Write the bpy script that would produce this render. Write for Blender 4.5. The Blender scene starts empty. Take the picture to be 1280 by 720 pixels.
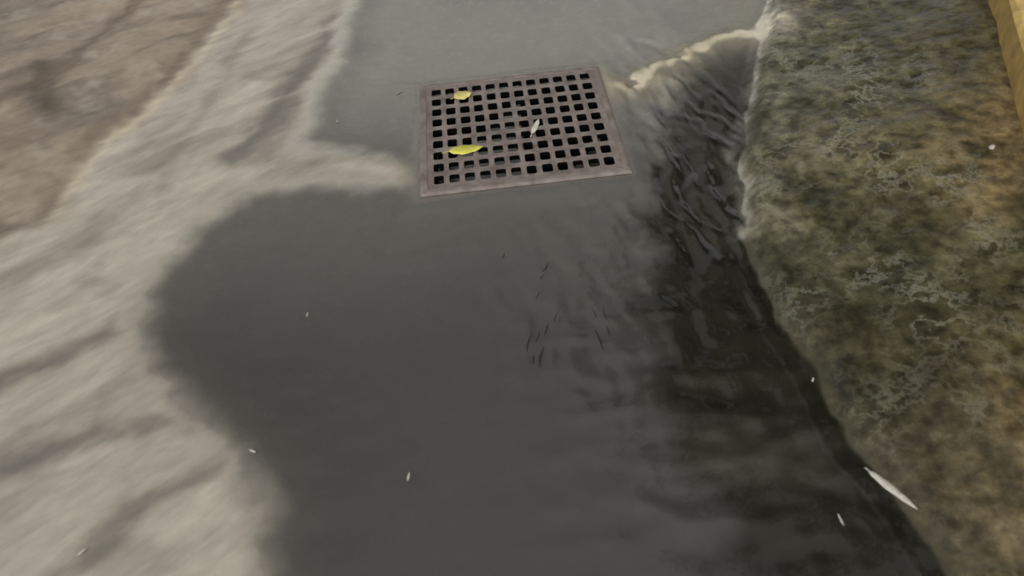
import bpy, math, random
import numpy as np
from mathutils import Vector, Matrix
random.seed(3); rng=np.random.RandomState(5)
scene=bpy.context.scene
H=1.4; FPX=753.0
# ---------------- camera fit: the drain is a square lying on the ground ----------------
def cam_mat(p,r):
    return np.array((Matrix.Rotation(math.pi/2-p,3,'X')@Matrix.Rotation(r,3,'Z')))
def proj(M,u,v,z=0.0):
    d=M@np.array([u-640.0,360.0-v,-FPX]); t=(H-z)/(-d[2]); return np.array([d[0]*t,d[1]*t])
Q=[(554,170),(722,155),(750,248),(554,277)]
def cost(p,r):
    M=cam_mat(p,r); P=[proj(M,*q) for q in Q]
    e=[P[(i+1)%4]-P[i] for i in range(4)]; L=[np.linalg.norm(a) for a in e]; m=sum(L)/4
    c=sum((l/m-1)**2 for l in L)
    for i in range(4): c+=(np.dot(e[i],e[(i+1)%4])/(L[i]*L[(i+1)%4]))**2
    return c+0.3*r*r
best=(9,0,0)
for p in np.radians(np.arange(38,54,0.5)):
    for r in np.radians(np.arange(-12,12.1,0.5)):
        c=cost(p,r)
        if c<best[0]: best=(c,p,r)
_,PIT,ROL=best
M=cam_mat(PIT,ROL)
def G(u,v=None,z=0.0):
    if u=='w': return np.array([v,z],float)
    return proj(M,u,v,z)
P=[G(*q) for q in Q]
gc=sum(P)/4
ex=(P[1]-P[0])+(P[2]-P[3]); ey=(P[0]-P[3])+(P[1]-P[2])
a1=math.atan2(ex[1],ex[0]); a2=math.atan2(-ey[0],ey[1]); GANG=(a1+a2)/2
GS=np.mean([np.linalg.norm(P[(i+1)%4]-P[i]) for i in range(4)])
# ---------------- numpy noise ----------------
def perlin(x,y,seed=0):
    r=np.random.RandomState(seed); perm=r.permutation(512); ang=r.rand(512)*2*np.pi
    xi=np.floor(x).astype(int); yi=np.floor(y).astype(int); xf=x-xi; yf=y-yi
    def g(ix,iy,dx,dy):
        h=perm[(perm[ix&511]+iy)&511]; a=ang[h]; return np.cos(a)*dx+np.sin(a)*dy
    u=xf**3*(xf*(xf*6-15)+10); v=yf**3*(yf*(yf*6-15)+10)
    n00=g(xi,yi,xf,yf); n10=g(xi+1,yi,xf-1,yf); n01=g(xi,yi+1,xf,yf-1); n11=g(xi+1,yi+1,xf-1,yf-1)
    return ((n00*(1-u)+n10*u)*(1-v)+(n01*(1-u)+n11*u)*v)*1.5
def fbm(x,y,s,o=4,seed=0,g=0.5):
    t=0;a=1;f=1.0/s;n=0
    for i in range(o):
        t=t+a*perlin(x*f+13.7*i,y*f-7.1*i,seed+i); n+=a; a*=g; f*=2.03
    return t/n
def sm(a,b,x):
    t=np.clip((x-a)/(b-a),0,1); return t*t*(3-2*t)
def segd(x,y,pts,closed):
    d=np.full(x.shape,1e9); n=len(pts)
    for i in range(n if closed else n-1):
        a=pts[i]; b=pts[(i+1)%n]; ab=b-a; L=ab@ab+1e-12
        t=np.clip(((x-a[0])*ab[0]+(y-a[1])*ab[1])/L,0,1)
        d=np.minimum(d,np.hypot(x-a[0]-t*ab[0],y-a[1]-t*ab[1]))
    return d
def sdf(x,y,px):
    pts=[G(*p) for p in px]; d=segd(x,y,pts,True); ins=np.zeros(x.shape,bool); n=len(pts)
    for i in range(n):
        a=pts[i]; b=pts[(i+1)%n]
        c=((a[1]>y)!=(b[1]>y)); with_=(b[0]-a[0])*(y-a[1])/(b[1]-a[1]+1e-12)+a[0]
        ins^=c&(x<with_)
    return np.where(ins,d,-d)
def stroke(x,y,px,w):
    return np.exp(-(segd(x,y,[G(*p) for p in px],False)/w)**2)
def s2l(c): 
    c=np.array(c)/255.0; return np.where(c<=.04045,c/12.92,((c+.055)/1.055)**2.4)
# ---------------- region outlines ----------------
LEFT=[('w',-0.9,12),(500,0),(487,95),(468,150),(436,228),(490,236),(552,242),(552,262),(470,265),(395,270),(335,305),(300,360),(294,410),(322,465),(385,515),(403,570),(400,640),(395,700),('w',-.5,-12),('w',-15,-12),('w',-15,12)]
ROCK=[('w',-1.6,12),(410,40),(388,100),(338,165),(300,205),(240,245),(212,300),(160,330),(60,380),('w',-2.4,.9),('w',-15,.5),('w',-15,12)]
RIGHT=[('w',1.5,12),(885,0),(880,90),(868,160),(853,230),(857,310),(890,390),(930,460),(985,540),(1050,628),(1100,700),('w',1.0,-12),('w',15,-12),('w',15,12)]
DARK_REFL=[(832,118),(880,100),(880,220),(870,310),(930,400),(1090,640),(1180,760),(900,760),(870,700),(880,640),(820,610),(845,570),(810,530),(790,480),(750,455),(785,420),(765,390),(775,345),(760,300),(772,250),(778,200),(805,150)]  # outline of the dark reflection painted on the channel bottom
def grid_axes(x0,x1,y0,y1,st,far):
    def ax(a,b):
        c=list(np.arange(a,b+st/2,st)); s=st*2; v=b; up=[]
        while v<far: v+=s; s*=1.5; up.append(v)
        s=st*2; v=a; dn=[]
        while v>-far: v-=s; s*=1.5; dn.append(v)
        return np.array(dn[::-1]+c+up)
    return ax(x0,x1),ax(y0,y1)
def make_grid(name,X,Y,Z,keep=None,cols={}):
    ny,nx=X.shape
    me=bpy.data.meshes.new(name)
    idx=np.arange(nx*ny).reshape(ny,nx)
    q=np.stack([idx[:-1,:-1],idx[:-1,1:],idx[1:,1:],idx[1:,:-1]],-1).reshape(-1,4)
    if keep is not None: q=q[keep.reshape(-1)]
    me.vertices.add(nx*ny); me.vertices.foreach_set('co',np.stack([X,Y,Z],-1).astype(np.float32).ravel())
    me.loops.add(q.size); me.loops.foreach_set('vertex_index',q.ravel().astype(np.int32))
    me.polygons.add(len(q)); me.polygons.foreach_set('loop_start',np.arange(0,q.size,4,dtype=np.int32))
    me.polygons.foreach_set('use_smooth',np.ones(len(q),bool))
    for k,c in cols.items():
        at=me.attributes.new(k,'FLOAT_COLOR','POINT')
        cc=np.concatenate([c.reshape(-1,3),np.ones((nx*ny,1))],1).astype(np.float32)
        at.data.foreach_set('color',cc.ravel())
    me.update(calc_edges=True); me.validate()
    ob=bpy.data.objects.new(name,me); scene.collection.objects.link(ob); return ob
LIP=[(722,166),(757,166),(790,146),(830,126),(872,118)]
# ================= ground =================
ca,sa=math.cos(GANG),math.sin(GANG)
def fields(X,Y):
    F={}
    F['wx']=wx=X+0.05*fbm(X,Y,0.35,4,11)+.028*fbm(X,Y,.07,3,12); F['wy']=wy=Y+0.05*fbm(X,Y,0.35,4,23)+.028*fbm(X,Y,.07,3,24)
    F['dL']=dL=sdf(wx,wy,LEFT); F['dR']=dR=sdf(X+0.03*fbm(X,Y,0.2,4,31),Y+0.03*fbm(X,Y,0.2,4,37),RIGHT)
    F['dK']=dK=sdf(X+0.12*fbm(X,Y,0.3,5,41),Y+0.12*fbm(X,Y,0.3,5,43),ROCK)
    gx=(X-gc[0])*ca+(Y-gc[1])*sa; gy=-(X-gc[0])*sa+(Y-gc[1])*ca
    F['gd']=gd=np.maximum(abs(gx),abs(gy))-GS/2
    F['n1']=n1=fbm(X,Y,0.5,5,1); F['n2']=n2=fbm(X,Y,0.12,4,2); F['n3']=fbm(X,Y,1.3,4,3); n4=fbm(X,Y,0.05,3,4)
    Z=-0.030+0.003*n1
    zl=np.where(dL>0,0.0005+0.035*np.minimum(dL,3)+0.006*n1*sm(0,.3,dL),0.09*dL)
    Z=np.maximum(Z,zl)
    Z=Z+sm(-0.03,0.22,dK)*(0.02+0.03*n1+0.004*n2)
    zr=np.where(dR>0,0.030*sm(0,0.05,dR)+0.12*np.minimum(dR,2.5)+sm(0,.2,dR)*(0.025*n1+0.008*n2+0.002*n4),0.9*dR)
    Z=np.maximum(Z,zr)
    F['lip']=lip=stroke(wx,wy,LIP,0.085)
    Z=Z+lip*0.030*sm(-.4,.1,n2+.3)*sm(.02,-.04,dR)
    near=1-sm(0.0,0.10,gd)
    Z=Z*(1-near)+(-0.004)*near
    F['Z']=Z
    return F
ax,ay=grid_axes(-2.5,2.5,0.3,3.6,0.0065,150)
X,Y=np.meshgrid(ax,ay)
F=fields(X,Y); wx,wy,dL,dR,dK,gd,n1,n2,n3,lip,Z=[F[k] for k in ('wx','wy','dL','dR','dK','gd','n1','n2','n3','lip','Z')]
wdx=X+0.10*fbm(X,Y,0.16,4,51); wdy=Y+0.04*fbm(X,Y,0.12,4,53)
dD=sdf(wdx,wdy,DARK_REFL)
fa=math.radians(38); fu=X*math.cos(fa)+Y*math.sin(fa); fv=-X*math.sin(fa)+Y*math.cos(fa)
fl=fbm(fu/3.2+.1*n1,fv,0.09,5,90); fl2=fbm(fu/2.2+.1*n1,fv,0.28,4,95)
Z=np.where(gd<-0.035,-0.45,Z)
C=np.zeros(X.shape+(3,))
def mix(col,f,target):
    f=np.clip(f,0,1)[...,None]; return col*(1-f)+s2l(target)*f
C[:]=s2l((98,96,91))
C=mix(C,sm(G(600,430)[1],G(600,270)[1],Y+.15*n1),(142,139,132))  # pool paler with distance: sky reflection painted into the bottom colour
C=mix(C,sm(G(600,285)[1],G(600,130)[1],Y+.2*n1),(200,198,190))  # same painted sky sheen, stronger in the upper pool
C=mix(C,0.3*sm(0,.5,n1),(114,110,100))
shore=sm(-0.20,0.01,dL)
C=mix(C,shore*0.5,(134,129,118))
C=mix(C,sm(-0.03,0.06,dL),(164,156,142))
bank=sm(0,0.06,dL)
C=mix(C,bank*sm(0.05,0.5,fl2)*0.7,(122,117,106))
C=mix(C,bank*sm(0.0,0.5,fl)*0.45,(122,117,107)); C=mix(C,bank*sm(0.05,0.5,-fl)*0.30,(178,172,159))
C=mix(C,bank*sm(0.05,0.5,n3)*0.4,(146,136,118))
for pts,w,f in [([(478,108),(452,150),(415,195),(383,238)],0.05,.85),([(440,160),(425,200),(408,240)],0.06,.6),
  ([(150,452),(205,432),(262,405)],0.04,.8),([(170,530),(240,505),(330,484)],0.045,.85),([(262,600),(310,560),(392,512)],0.035,.7),
  ([(340,320),(330,350),(318,380)],0.09,.6),([(60,560),(120,545),(200,520)],0.05,.6),([(310,270),(360,180),(400,120)],0.03,.35),([(200,640),(260,610),(300,560)],0.03,.5),([(550,262),(470,262),(380,275)],0.03,.7)]:
    C=mix(C,f*bank*stroke(wx+.02*fl,wy+.02*fl,pts,w)*sm(-.6,.1,fl+.1),(106,102,93))
rk=sm(-0.05,0.05,dK)
C=mix(C,rk,(142,129,112)); C=mix(C,rk*sm(-0.1,0.3,fl2)*0.75,(114,104,93)); C=mix(C,rk*sm(0.0,0.5,n3)*.8,(132,112,95))
C=mix(C,rk*sm(0.05,0.45,n2)*0.5,(158,149,135)); C=mix(C,rk*sm(0.05,0.4,-fl)*0.5,(96,86,73)); C=mix(C,rk*sm(.1,.5,-n1)*.6,(152,145,133))
C=mix(C,stroke(wx,wy,[(205,165),(208,205)],0.06)*.85,(80,70,58))
C=mix(C,rk*stroke(wx,wy,[(165,205),(230,160),(300,95)],0.035)*.7,(92,79,66))
C=mix(C,rk*stroke(wx,wy,[(150,315),(200,305),(235,262)],0.03)*.7,(96,84,70))
C=mix(C,stroke(wx,wy,[(385,98),(338,163),(300,205),(240,250),(212,300)],0.022)*.65*sm(-.3,.3,n2+.2),(188,177,154))
C=mix(C,stroke(wx,wy,[(372,98),(325,160),(290,200),(232,240)],0.03)*.45,(96,84,68))
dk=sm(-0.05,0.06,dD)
C=mix(C,dk*0.92,(50,48,34)); C=mix(C,dk*sm(.05,.5,n1)*.5,(84,80,60))  # tree reflection also painted dark into the channel bottom
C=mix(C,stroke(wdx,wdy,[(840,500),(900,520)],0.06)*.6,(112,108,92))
mo=sm(-0.01,0.03,dR)
C=mix(C,mo,(70,67,45)); C=mix(C,mo*sm(-.05,.35,n1)*.7,(86,77,53)); C=mix(C,mo*sm(.05,.45,n2)*.55,(100,95,69))
C=mix(C,mo*sm(0.0,.4,-n2)*.65,(45,44,29))
C=mix(C,mo*stroke(wdx,wdy,[(900,80),(895,180),(885,270),(900,330)],.12)*sm(-.25,.25,n2)*.55,(114,112,93))
for pts,w,f,c in [([(1060,300),(1100,230),(1110,190)],.12,.6,(126,106,74)),([(1000,540),(1060,580),(1100,600)],.10,.7,(120,106,80)),([(1040,440),(1110,480)],.12,.4,(104,90,62)),
                  ([(960,260),(1000,250),(1040,280)],.07,.45,(108,99,70)),([(1180,500),(1250,640)],.2,.5,(110,92,64)),([(1010,320),(1000,400),(1010,470)],.10,.65,(42,41,27)),
                  ([(895,350),(930,420),(980,490),(1030,560)],.10,.8,(44,42,29)),([(1000,100),(1060,160)],.1,.5,(48,48,31))]:
    C=mix(C,f*mo*stroke(wdx,wdy,pts,w)*sm(-.4,.2,n2+.15),c)
C=mix(C,stroke(wx,wy,[(878,60),(876,100),(862,180),(851,235),(857,312)],0.018)*.75*sm(-.4,.2,n2+.1),(158,155,143))
C=mix(C,lip*1.0,(190,180,156)); 
C=mix(C,stroke(wx,wy,[(845,50),(858,112)],0.10)*.9,(192,187,172))
C=mix(C,(1-sm(0.0,0.03,gd))*.6,(120,110,102))
C=np.where((gd<-0.035)[...,None],0.004,C)  # shade of the shaft put into the ground colour as near-black
glitter=mo*np.clip(np.exp(-(((X-G(925,240)[0])/0.38)**2+((Y-G(925,240)[1])/0.75)**2))*1.3+0.2,0,1)  # where pale water-film glitter is painted on the moss
Mk=np.stack([glitter,mo,np.clip(rk,0,1)],-1)
Dr=np.stack([sm(-.02,.08,dL)]*3,-1)
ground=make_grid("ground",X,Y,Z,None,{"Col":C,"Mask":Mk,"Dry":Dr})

def nodes(name):
    m=bpy.data.materials.new(name); m.use_nodes=True; nt=m.node_tree; nt.nodes.clear(); 
    N=lambda t,**k:(lambda n:[setattr(n,a,b) for a,b in k.items()] and n or n)(nt.nodes.new(t))
    return m,nt,N
m,nt,N=nodes("wet_ground"); L=nt.links.new
out=N('ShaderNodeOutputMaterial'); bs=N('ShaderNodeBsdfPrincipled'); L(bs.outputs[0],out.inputs[0])
ac=N('ShaderNodeAttribute',attribute_name="Col"); am=N('ShaderNodeAttribute',attribute_name="Mask"); ad=N('ShaderNodeAttribute',attribute_name="Dry")
sp=N('ShaderNodeSeparateColor'); L(am.outputs['Color'],sp.inputs[0])
geo=N('ShaderNodeNewGeometry')
def noise(sc,det=5,rough=.6,dist=0,vec=None):
    n=N('ShaderNodeTexNoise'); n.inputs['Scale'].default_value=sc; n.inputs['Detail'].default_value=det; n.inputs['Roughness'].default_value=rough; n.inputs['Distortion'].default_value=dist
    L(vec or geo.outputs['Position'],n.inputs['Vector']); return n
def mr(src,a,b,c,d):
    n=N('ShaderNodeMapRange'); L(src,n.inputs[0])
    for i,v in enumerate((a,b,c,d)): n.inputs[i+1].default_value=v
    return n.outputs[0]
def math_(op,a,b):
    n=N('ShaderNodeMath',operation=op)
    for i,v in enumerate((a,b)):
        if isinstance(v,(int,float)): n.inputs[i].default_value=v
        else: L(v,n.inputs[i])
    return n.outputs[0]
mp0=N('ShaderNodeMapping'); mp0.inputs['Rotation'].default_value=(0,0,-fa); L(geo.outputs['Position'],mp0.inputs['Vector'])
mp=N('ShaderNodeMapping'); mp.inputs['Scale'].default_value=(.3,1,1); L(mp0.outputs[0],mp.inputs['Vector'])
na=noise(28,6,.6); nb=noise(140,3,.5); nc=noise(9,5,.6,.6); ns=noise(40,6,.62,.5,mp.outputs[0]); ns2=noise(11,5,.6,.8,mp.outputs[0])
grain=math_('MULTIPLY',mr(ns.outputs[0],.3,.7,.88,1.12),mr(ns2.outputs[0],.3,.7,.86,1.14))
gq=N('ShaderNodeMix',data_type='FLOAT'); L(mr(ad.outputs['Fac'],0,1,.2,1),gq.inputs[0]); gq.inputs[2].default_value=1; L(grain,gq.inputs[3]); grain=gq.outputs[0]
mossg=math_('MULTIPLY',mr(na.outputs[0],.35,.65,.5,1.5),mr(nc.outputs[0],.3,.7,.65,1.35))
gm=N('ShaderNodeMix',data_type='FLOAT'); L(sp.outputs[1],gm.inputs[0]); L(grain,gm.inputs[2]); L(mossg,gm.inputs[3])
vm=N('ShaderNodeVectorMath',operation='SCALE'); L(ac.outputs['Color'],vm.inputs[0]); L(gm.outputs[0],vm.inputs['Scale'])
dn=noise(5,6,.65); vadd=N('ShaderNodeVectorMath',operation='MULTIPLY_ADD'); L(dn.outputs['Color'],vadd.inputs[0]); vadd.inputs[1].default_value=(.6,.6,.6); L(geo.outputs['Position'],vadd.inputs[2])
vo=N('ShaderNodeTexVoronoi',feature='DISTANCE_TO_EDGE'); vo.inputs['Scale'].default_value=8; L(vadd.outputs[0],vo.inputs['Vector'])
ve=mr(vo.outputs['Distance'],0.0,0.10,1,0)
vmask=math_('MULTIPLY',math_('MULTIPLY',ve,mr(noise(6,3,.5).outputs[0],.42,.65,0,1)),sp.outputs[0])
vmix=N('ShaderNodeMix',data_type='RGBA'); L(math_('MULTIPLY',vmask,.6),vmix.inputs[0]); L(vm.outputs[0],vmix.inputs[6]); vmix.inputs[7].default_value=(.26,.255,.185,1)  # glitter of the wet film mixed into the base colour as pale crinkles
L(vmix.outputs[2],bs.inputs['Base Color'])
rr=math_('ADD',math_('ADD',mr(na.outputs[0],.35,.65,.16,.32),math_('MULTIPLY',sp.outputs[2],.18)),math_('MULTIPLY',ad.outputs['Fac'],.08)); L(rr,bs.inputs['Roughness']); bs.inputs['IOR'].default_value=1.42
bp=N('ShaderNodeBump'); bp.inputs['Distance'].default_value=.012
nz=N('ShaderNodeMix',data_type='FLOAT'); L(sp.outputs[1],nz.inputs[0]); L(ns2.outputs[0],nz.inputs[2]); L(na.outputs[0],nz.inputs[3])
hh=math_('ADD',math_('MULTIPLY',nz.outputs[0],.5),math_('MULTIPLY',nb.outputs[0],.04))
L(hh,bp.inputs['Height']); L(math_('ADD',math_('ADD',math_('MULTIPLY',sp.outputs[1],.65),math_('MULTIPLY',sp.outputs[2],.15)),math_('MULTIPLY',ad.outputs['Fac'],.16)),bp.inputs['Strength']); L(bp.outputs[0],bs.inputs['Normal'])
ground.data.materials.append(m)

# ================= water =================
ax2=np.arange(-2.4,2.4,0.008); ay2=np.arange(0.1,6.0,0.008)
X2,Y2=np.meshgrid(ax2,ay2)
F2=fields(X2,Y2); gd2=F2['gd']
rc=G(808,225); rc2=G(715,370); rc3=G(830,470)
turb=np.exp(-(((X2-rc[0])/.20)**2+((Y2-rc[1])/.50)**2)); turb2=np.exp(-(((X2-rc2[0])/.28)**2+((Y2-rc2[1])/.35)**2))
t3=np.exp(-(((X2-rc3[0])/.35)**2+((Y2-rc3[1])/.6)**2))
rot=lambda a:(X2*math.cos(a)+Y2*math.sin(a),-X2*math.sin(a)+Y2*math.cos(a))
u1,v1=rot(0.10)
wv=perlin(u1/0.046+1.6*fbm(X2,Y2,.2,2,71),v1/0.20,61)+.5*perlin(u1/0.022+.8*fbm(X2,Y2,.1,2,72),v1/0.11,62)
jump=stroke(X2+.02*fbm(X2,Y2,.2,2,5),Y2,[(400,250),(490,240),(560,244)],0.045)
Z2=0.0001*fbm(X2,Y2,.15,3,80)+0.0150*turb*wv+0.0022*turb2*wv+0.003*jump
Z2=Z2+0.0016*perlin(u1/.05,v1/.3,65)*np.exp(-((X2-rc[0])/.35)**2)
Z2=Z2+0.0040*t3*perlin(X2/.16+fbm(X2,Y2,.2,2,77),Y2/.07,67)+.0015*t3*perlin(X2/.07,Y2/.035,68)
Z2=Z2*sm(0.0,0.08,gd2)-0.001*(1-sm(0,.05,gd2))
kc=(gd2[:-1,:-1]>-0.004)
depth=Z2-F2['Z']
dD2=sdf(X2+0.10*fbm(X2,Y2,0.16,4,51),Y2+0.04*fbm(X2,Y2,0.12,4,53),DARK_REFL)
wm_=np.zeros(X2.shape+(3,)); wm_[...,0]=sm(0,.028,depth)*(1-.9*sm(-.08,.06,dD2))*(1-.7*sm(G(600,300)[1],G(600,160)[1],Y2)); wm_[...,1]=sm(0,.006,depth)  # murk thinned over the painted dark reflection and upper-pool sheen
water=make_grid("water",X2,Y2,Z2,kc,{"Mask":wm_})
m,nt,N=nodes("shallow_water"); L=nt.links.new
out=N('ShaderNodeOutputMaterial'); geo=N('ShaderNodeNewGeometry')
am=N('ShaderNodeAttribute',attribute_name="Mask"); sp=N('ShaderNodeSeparateColor'); L(am.outputs['Color'],sp.inputs[0])
tr=N('ShaderNodeBsdfTransparent'); tr.inputs[0].default_value=(.97,.97,.955,1)
df=N('ShaderNodeBsdfDiffuse'); df.inputs[0].default_value=(.125,.122,.112,1)
gl=N('ShaderNodeBsdfGlossy'); gl.inputs['Roughness'].default_value=.02
fr=N('ShaderNodeFresnel'); fr.inputs[0].default_value=1.58
m1=N('ShaderNodeMixShader'); L(math_('MULTIPLY',sp.outputs[0],.22),m1.inputs[0]); L(tr.outputs[0],m1.inputs[1]); L(df.outputs[0],m1.inputs[2])
m2=N('ShaderNodeMixShader'); L(math_('MULTIPLY',fr.outputs[0],sp.outputs[1]),m2.inputs[0]); L(m1.outputs[0],m2.inputs[1]); L(gl.outputs[0],m2.inputs[2]); L(m2.outputs[0],out.inputs[0])
n=noise(16,2,.5,.4); bp=N('ShaderNodeBump'); bp.inputs['Distance'].default_value=.002; bp.inputs['Strength'].default_value=.3
L(n.outputs[0],bp.inputs['Height']); 
for s in (gl,fr): L(bp.outputs[0],s.inputs['Normal'])
water.data.materials.append(m)

# ================= drain =================
def simple(name,c1,c2,rough,scale=20,bump=.3,metal=0,spec=.5):
    global nt,N,L,geo
    m,nt,N=nodes(name); L=nt.links.new; geo=N('ShaderNodeNewGeometry')
    out=N('ShaderNodeOutputMaterial'); bs=N('ShaderNodeBsdfPrincipled'); L(bs.outputs[0],out.inputs[0])
    n=noise(scale,6,.65,.3); mx=N('ShaderNodeMix',data_type='RGBA'); L(mr(n.outputs[0],.35,.65,0,1),mx.inputs[0])
    mx.inputs[6].default_value=(*s2l(c1),1); mx.inputs[7].default_value=(*s2l(c2),1); L(mx.outputs[2],bs.inputs['Base Color'])
    bs.inputs['Roughness'].default_value=rough; bs.inputs['Metallic'].default_value=metal; bs.inputs['Specular IOR Level'].default_value=spec
    bp=N('ShaderNodeBump'); bp.inputs['Strength'].default_value=bump; bp.inputs['Distance'].default_value=.01; L(n.outputs[0],bp.inputs['Height']); L(bp.outputs[0],bs.inputs['Normal'])
    return m
iron=simple("rusty_iron",(126,115,109),(92,81,75),.5,22,.3)
framem=simple("rusty_frame",(126,116,110),(96,84,77),.55,18,.4)
pitm=simple("pit_shade",(14,12,11),(7,6,6),.8,10,.4,0,.05)  # near-black stands in for shade in the pit and grate holes
def link(name,me,mat,parent=None):
    o=bpy.data.objects.new(name,me); scene.collection.objects.link(o); o.data.materials.append(mat)
    if parent: o.parent=parent
    return o
drain=bpy.data.objects.new("storm_drain_grate",None); scene.collection.objects.link(drain)
drain.location=(gc[0],gc[1],0.0); drain.rotation_euler=(0,0,GANG)
NC,NR=12,9; S=GS/2; FW=0.022; mar=0.008; inner=S-FW
hx=2*(inner-mar)/NC; hy=2*(inner-mar)/NR
vs=[];fs=[]
def rr_(cx,cy,a,b,n=3,r=.42):
    pts=[]; rad=min(a,b)*r
    for q,(sx,sy) in enumerate([(1,1),(-1,1),(-1,-1),(1,-1)]):
        for k in range(n):
            t=math.pi/2*(q+k/(n-1)); pts.append((cx+sx*(a-rad)+rad*math.cos(t),cy+sy*(b-rad)+rad*math.sin(t)))
    return pts
for j in range(NR):
    for i in range(NC):
        cx=-inner+mar+hx*(i+.5); cy=-inner+mar+hy*(j+.5); j1=random.uniform(-.0006,.0006)
        ip=rr_(cx+j1,cy,hx*.335+j1,hy*.325); n=len(ip)
        op=[]
        for (x,y) in ip:
            dx,dy=(x-cx)/hx,(y-cy)/hy; s=.5/max(abs(dx),abs(dy)); op.append((cx+dx*s*hx,cy+dy*s*hy))
        for q,(sx,sy) in enumerate([(1,1),(-1,1),(-1,-1),(1,-1)]): op[q*3+1]=(cx+sx*hx/2,cy+sy*hy/2)
        b=len(vs)
        for x,y in op: vs.append((x,y,.005))
        for x,y in ip: vs.append((x,y,.005))
        for x,y in ip: vs.append((x+(cx-x)*-.06,y+(cy-y)*-.06,-.012))
        for k in range(n):
            k2=(k+1)%n; fs.append((b+k,b+k2,b+n+k2,b+n+k)); fs.append((b+n+k,b+n+k2,b+2*n+k2,b+2*n+k))
b=len(vs); e=inner-mar
for r,z in ((e,.005),(inner+.003,.005)): vs+=[(-r,-r,z),(r,-r,z),(r,r,z),(-r,r,z)]
for k in range(4): fs.append((b+k,b+(k+1)%4,b+4+(k+1)%4,b+4+k))
me=bpy.data.meshes.new("plate"); me.from_pydata(vs,[],fs)
pl=link("grate_plate",me,iron,drain); me.materials.append(pitm)
for f in me.polygons:
    if min(me.vertices[v].co.z for v in f.vertices)<0: f.material_index=1  # hole sides painted near-black as shade
vs=[];fs=[]
prof=[(inner+.003,-.05),(inner+.003,.007),(S-.004,.007),(S+.004,.002),(S+.004,-.05)]
for (r,z) in prof:
    vs+=[(-r,-r,z),(r,-r,z),(r,r,z),(-r,r,z)]
for k in range(len(prof)-1):
    for i in range(4): fs.append((k*4+i,k*4+(i+1)%4,(k+1)*4+(i+1)%4,(k+1)*4+i))
me=bpy.data.meshes.new("frame"); me.from_pydata(vs,[],fs); fo=link("frame",me,framem,drain)
md=fo.modifiers.new("b",'BEVEL'); md.width=.002; md.segments=2
r=S-.036
vs=[(-r,-r,-.4),(r,-r,-.4),(r,r,-.4),(-r,r,-.4),(-r,-r,-.02),(r,-r,-.02),(r,r,-.02),(-r,r,-.02)]
me=bpy.data.meshes.new("pit"); me.from_pydata(vs,[],[(0,1,2,3),(0,4,5,1),(1,5,6,2),(2,6,7,3),(3,7,4,0)]); link("pit",me,pitm,drain)

# ================= leaves, debris and dark ripple streaks =================
def leaf(name,u,v,z,l,w,ang,mat,curl=.2,n=9,stem=.2):
    p=G(u,v,z); vs=[];fs=[]
    for i in range(n):
        t=i/(n-1); ww=w/2*(math.sin(math.pi*t**.8)**.7 if 0<t<1 else .02)*(1+.12*math.sin(i*2.3))
        xx=(t-.5)*l; zz=curl*l*((t-.5)**2)
        vs+=[(xx,-ww,zz+.12*ww),(xx,0,zz),(xx,ww,zz+.2*ww)]
    for i in range(n-1):
        a=i*3; fs+=[(a,a+1,a+4,a+3),(a+1,a+2,a+5,a+4)]
    st=len(vs); xx=-.5*l
    vs+=[(xx-stem*l,-.0012,.002),(xx-stem*l,.0012,.002),(xx+.02*l,.0012,curl*l*.25+.001),(xx+.02*l,-.0012,curl*l*.25+.001)]; fs.append((st,st+1,st+2,st+3))
    me=bpy.data.meshes.new(name); me.from_pydata(vs,[],fs)
    for f in me.polygons: f.use_smooth=True
    o=link(name,me,mat); o.location=(p[0],p[1],z); o.rotation_euler=(0,0,math.radians(ang)); 
    md=o.modifiers.new("s",'SOLIDIFY'); md.thickness=.0008
    return o
ym=simple("yellow_leaf",(212,210,96),(182,176,64),.45,60,.2)
ym2=simple("pale_yellow_leaf",(218,208,134),(194,178,96),.45,60,.2)
wm=simple("pale_leaf",(206,202,192),(172,166,152),.5,60,.2)
leaf("yellow_leaf",597,231,.008,.105,.044,4,ym)
leaf("yellow_leaf",594,180,.008,.062,.050,20,ym2)
leaf("pale_leaf",662,209,.009,.085,.018,70,wm,.1)
leaf("pale_leaf",996,549,.075,.105,.015,-58,wm,.05,9,.05)
for u,v,l,w,a,z in [(543,537,.022,.005,80,.002),(476,204,.014,.006,80,.002),(948,577,.025,.004,95,.01),(922,446,.014,.004,60,.03),(1090,228,.025,.014,40,.14),(397,513,.018,.005,-30,.006),(236,608,.02,.004,50,.02),(448,385,.018,.003,85,.002)]:
    leaf("pale_leaf_bit",u,v,z,l,w,a,wm,.05,5,.02)
tm=simple("dark_ripple",(40,36,30),(24,22,18),.5,60,.2)  # for slivers standing in for dark ripple streaks on the water
vs=[];fs=[]
def streak(u,v,l,a,w,z=.0025,seg=6):
    p=G(u,v); a=math.radians(a); dx,dy=math.cos(a),math.sin(a); b=len(vs); k=random.uniform(-.08,.08)
    for i in range(seg+1):
        t=i/seg; ww=w*(1-.7*abs(2*t-1)); off=k*l*math.sin(t*math.pi)+random.uniform(-.1,.1)*w
        cx=p[0]+dx*(t-.5)*l-dy*off; cy=p[1]+dy*(t-.5)*l+dx*off
        vs.extend([(cx-dy*ww,cy+dx*ww,z-.001),(cx,cy,z+.3*ww),(cx+dy*ww,cy-dx*ww,z-.001)])
    for i in range(seg):
        q=b+i*3; fs.extend([(q,q+1,q+4,q+3),(q+1,q+2,q+5,q+4)])
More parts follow.
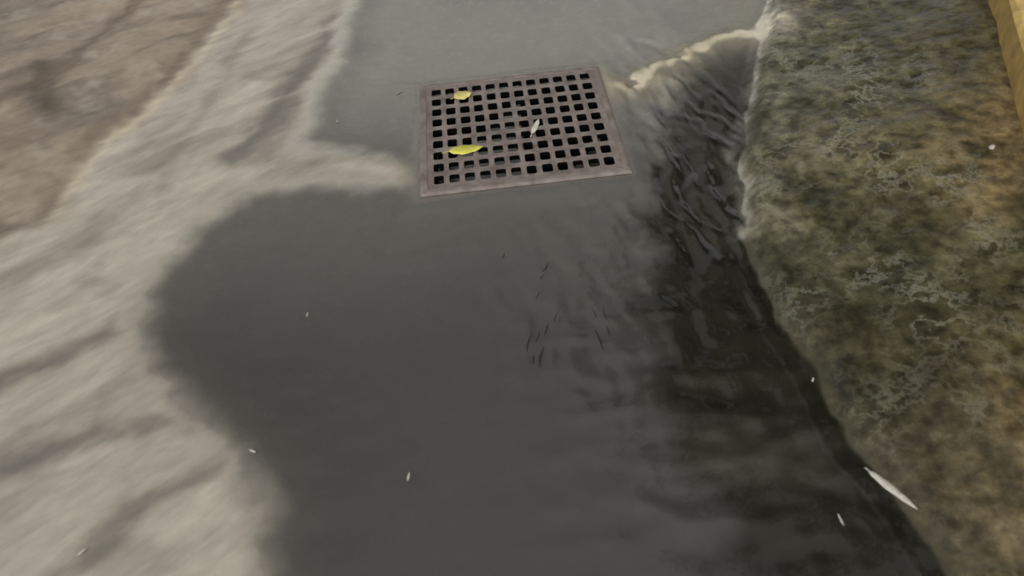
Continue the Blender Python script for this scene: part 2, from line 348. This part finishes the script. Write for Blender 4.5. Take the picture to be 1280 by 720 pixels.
for u,v,l,a,w in [(632,330,.022,75,.0018),(671,341,.036,62,.0026),(668,350,.02,50,.0014),(535,178,.03,40,.002),
  (656,412,.055,75,.0020),(664,405,.035,70,.0014),(668,425,.060,76,.0030),(672,400,.045,72,.0022),(681,388,.035,70,.0014),(660,428,.03,80,.0018),(664,368,.025,62,.0018),(721,408,.07,98,.0026),(728,385,.05,95,.0018),(730,402,.04,92,.0018),(717,384,.035,100,.0014)]:
    streak(u,v,l,a,w)
me=bpy.data.meshes.new("tw"); me.from_pydata(vs,[],fs); link("ripple_streaks",me,tm)  # added dark slivers that imitate ripple streaks

# ================= yellow kerb =================
z0=.17
A=G(1070,0,z0); B=G(1122,178,z0); C2=G(1165,320,z0); D=G(1240,560,z0)
path=[A+(A-B)*2,A,B,C2,D,D+(D-C2)*2]
vs=[];fs=[]; dense=[]
for i in range(len(path)-1):
    k=max(2,int(np.linalg.norm(path[i+1]-path[i])/.05))
    for j in range(k): dense.append(path[i]+(path[i+1]-path[i])*j/k)
dense.append(path[-1])
prof=[(0,-.25),(0.0,.045),(.012,.06),(.24,.065),(.25,.05),(.25,-.25)]
for i,p in enumerate(dense):
    t=dense[max(i-1,0)]-dense[min(i+1,len(dense)-1)]; t/=np.linalg.norm(t); nn=np.array([t[1],-t[0]]); 
    for (o,z) in prof: 
        q=p+nn*(o+random.uniform(-.003,.003)); vs.append((q[0],q[1],z0+z+random.uniform(-.002,.002)))
K=len(prof)
for i in range(len(dense)-1):
    for k in range(K-1): fs.append((i*K+k,(i+1)*K+k,(i+1)*K+k+1,i*K+k+1))
me=bpy.data.meshes.new("kerb"); me.from_pydata(vs,[],fs)
link("yellow_kerb",me,simple("worn_yellow_paint",(205,172,100),(160,134,84),.6,14,.4))

# ================= tree beside the kerb (seen mirrored in the channel) =================
bark=simple("bark",(84,70,56),(46,38,30),.85,9,.8)
fol=simple("foliage",(50,62,30),(28,38,18),.6,1.2,.1)
tree=bpy.data.objects.new("tree",None); scene.collection.objects.link(tree)
base=Vector((3.2,4.6,0.2)); cc=Vector((2.95,4.4,3.75))
vs=[];es=[];rad=[]
def chain(p0,p1,r0,r1,n,start=None):
    ids=[] 
    if start is None: vs.append(tuple(p0)); rad.append(r0); start=len(vs)-1
    prev=start
    for i in range(1,n+1):
        t=i/n; p=p0.lerp(p1,t)+Vector((random.uniform(-.05,.05),random.uniform(-.05,.05),0))
        vs.append(tuple(p)); rad.append(r0+(r1-r0)*t); es.append((prev,len(vs)-1)); prev=len(vs)-1; ids.append(prev)
    return ids
tr_=chain(base-Vector((0,0,.3)),Vector((3.05,4.5,3.4)),.16,.08,7)
for k in range(11):
    s=tr_[3+k%4]; p=Vector(vs[s]); a=k*2.4; e=random.uniform(.1,.9)
    q=p+Vector((math.cos(a)*math.cos(e),math.sin(a)*math.cos(e),math.sin(e)))*random.uniform(1.2,1.9)
    chain(p,q,.05,.015,4,s)
me=bpy.data.meshes.new("trunk"); me.from_pydata(vs,es,[]); to=link("trunk",me,bark,tree)
sk_=to.modifiers.new("skin",'SKIN')
for i,v in enumerate(me.skin_vertices[0].data): v.radius=(rad[i],rad[i])
me.skin_vertices[0].data[0].use_root=True
to.modifiers.new("sub",'SUBSURF').levels=1
clumps=[]
while len(clumps)<85:
    v=rng.normal(size=3); v/=np.linalg.norm(v); r=rng.uniform(.35,1)**.5*2.15
    q=np.array(cc)+v*r*np.array([1,1,.85]); clumps.append((q,rng.uniform(.3,.6)))
nl=15000
ci=rng.randint(0,len(clumps),nl); cp=np.array([clumps[i][0] for i in ci]); cr=np.array([clumps[i][1] for i in ci])
d=rng.normal(size=(nl,3)); d/=np.linalg.norm(d,axis=1)[:,None]; pos=cp+d*(cr*rng.uniform(.2,1,nl)**.5)[:,None]
a_=rng.normal(size=(nl,3)); a_/=np.linalg.norm(a_,axis=1)[:,None]; b_=np.cross(a_,rng.normal(size=(nl,3))); b_/=np.linalg.norm(b_,axis=1)[:,None]
l_=rng.uniform(.05,.1,nl)[:,None]; w_=l_*.38
V=np.stack([pos-a_*l_,pos-b_*w_,pos+a_*l_,pos+b_*w_],1).reshape(-1,3)
me=bpy.data.meshes.new("crown"); me.from_pydata(V.tolist(),[],np.arange(nl*4).reshape(-1,4).tolist()); link("crown",me,fol,tree)

# ================= light, world, camera =================
w=bpy.data.worlds.new("World"); scene.world=w; w.use_nodes=True; nt=w.node_tree
SAZ,SEL=200,50
bg=nt.nodes['Background']; sk=nt.nodes.new('ShaderNodeTexSky'); sk.sky_type='NISHITA'; sk.sun_disc=False
sk.sun_elevation=math.radians(SEL); sk.sun_rotation=math.radians(SAZ); sk.dust_density=5; sk.air_density=1
hs=nt.nodes.new('ShaderNodeHueSaturation'); hs.inputs['Saturation'].default_value=.05
nt.links.new(sk.outputs[0],hs.inputs['Color']); nt.links.new(hs.outputs[0],bg.inputs[0]); bg.inputs[1].default_value=.135
sl=bpy.data.lights.new("sun",'SUN'); sl.energy=.65; sl.angle=math.radians(20); sl.color=(1,.95,.87)
so=bpy.data.objects.new("sun",sl); scene.collection.objects.link(so)
az=math.radians(SAZ); el=math.radians(SEL); d=Vector((math.sin(az)*math.cos(el),math.cos(az)*math.cos(el),math.sin(el)))
so.rotation_euler=d.to_track_quat('Z','Y').to_euler()
cd=bpy.data.cameras.new("camera"); cam=bpy.data.objects.new("camera",cd); scene.collection.objects.link(cam); scene.camera=cam
cd.sensor_width=36; cd.lens=FPX/960*36; cd.clip_end=1000; cd.clip_start=.02
cd.dof.use_dof=True; cd.dof.focus_distance=3.4; cd.dof.aperture_fstop=4.0
cam.matrix_world=Matrix.Translation((0,0,H))@Matrix(M.tolist()).to_4x4()
scene.view_settings.view_transform='Standard'; scene.view_settings.look='None'; scene.view_settings.exposure=0
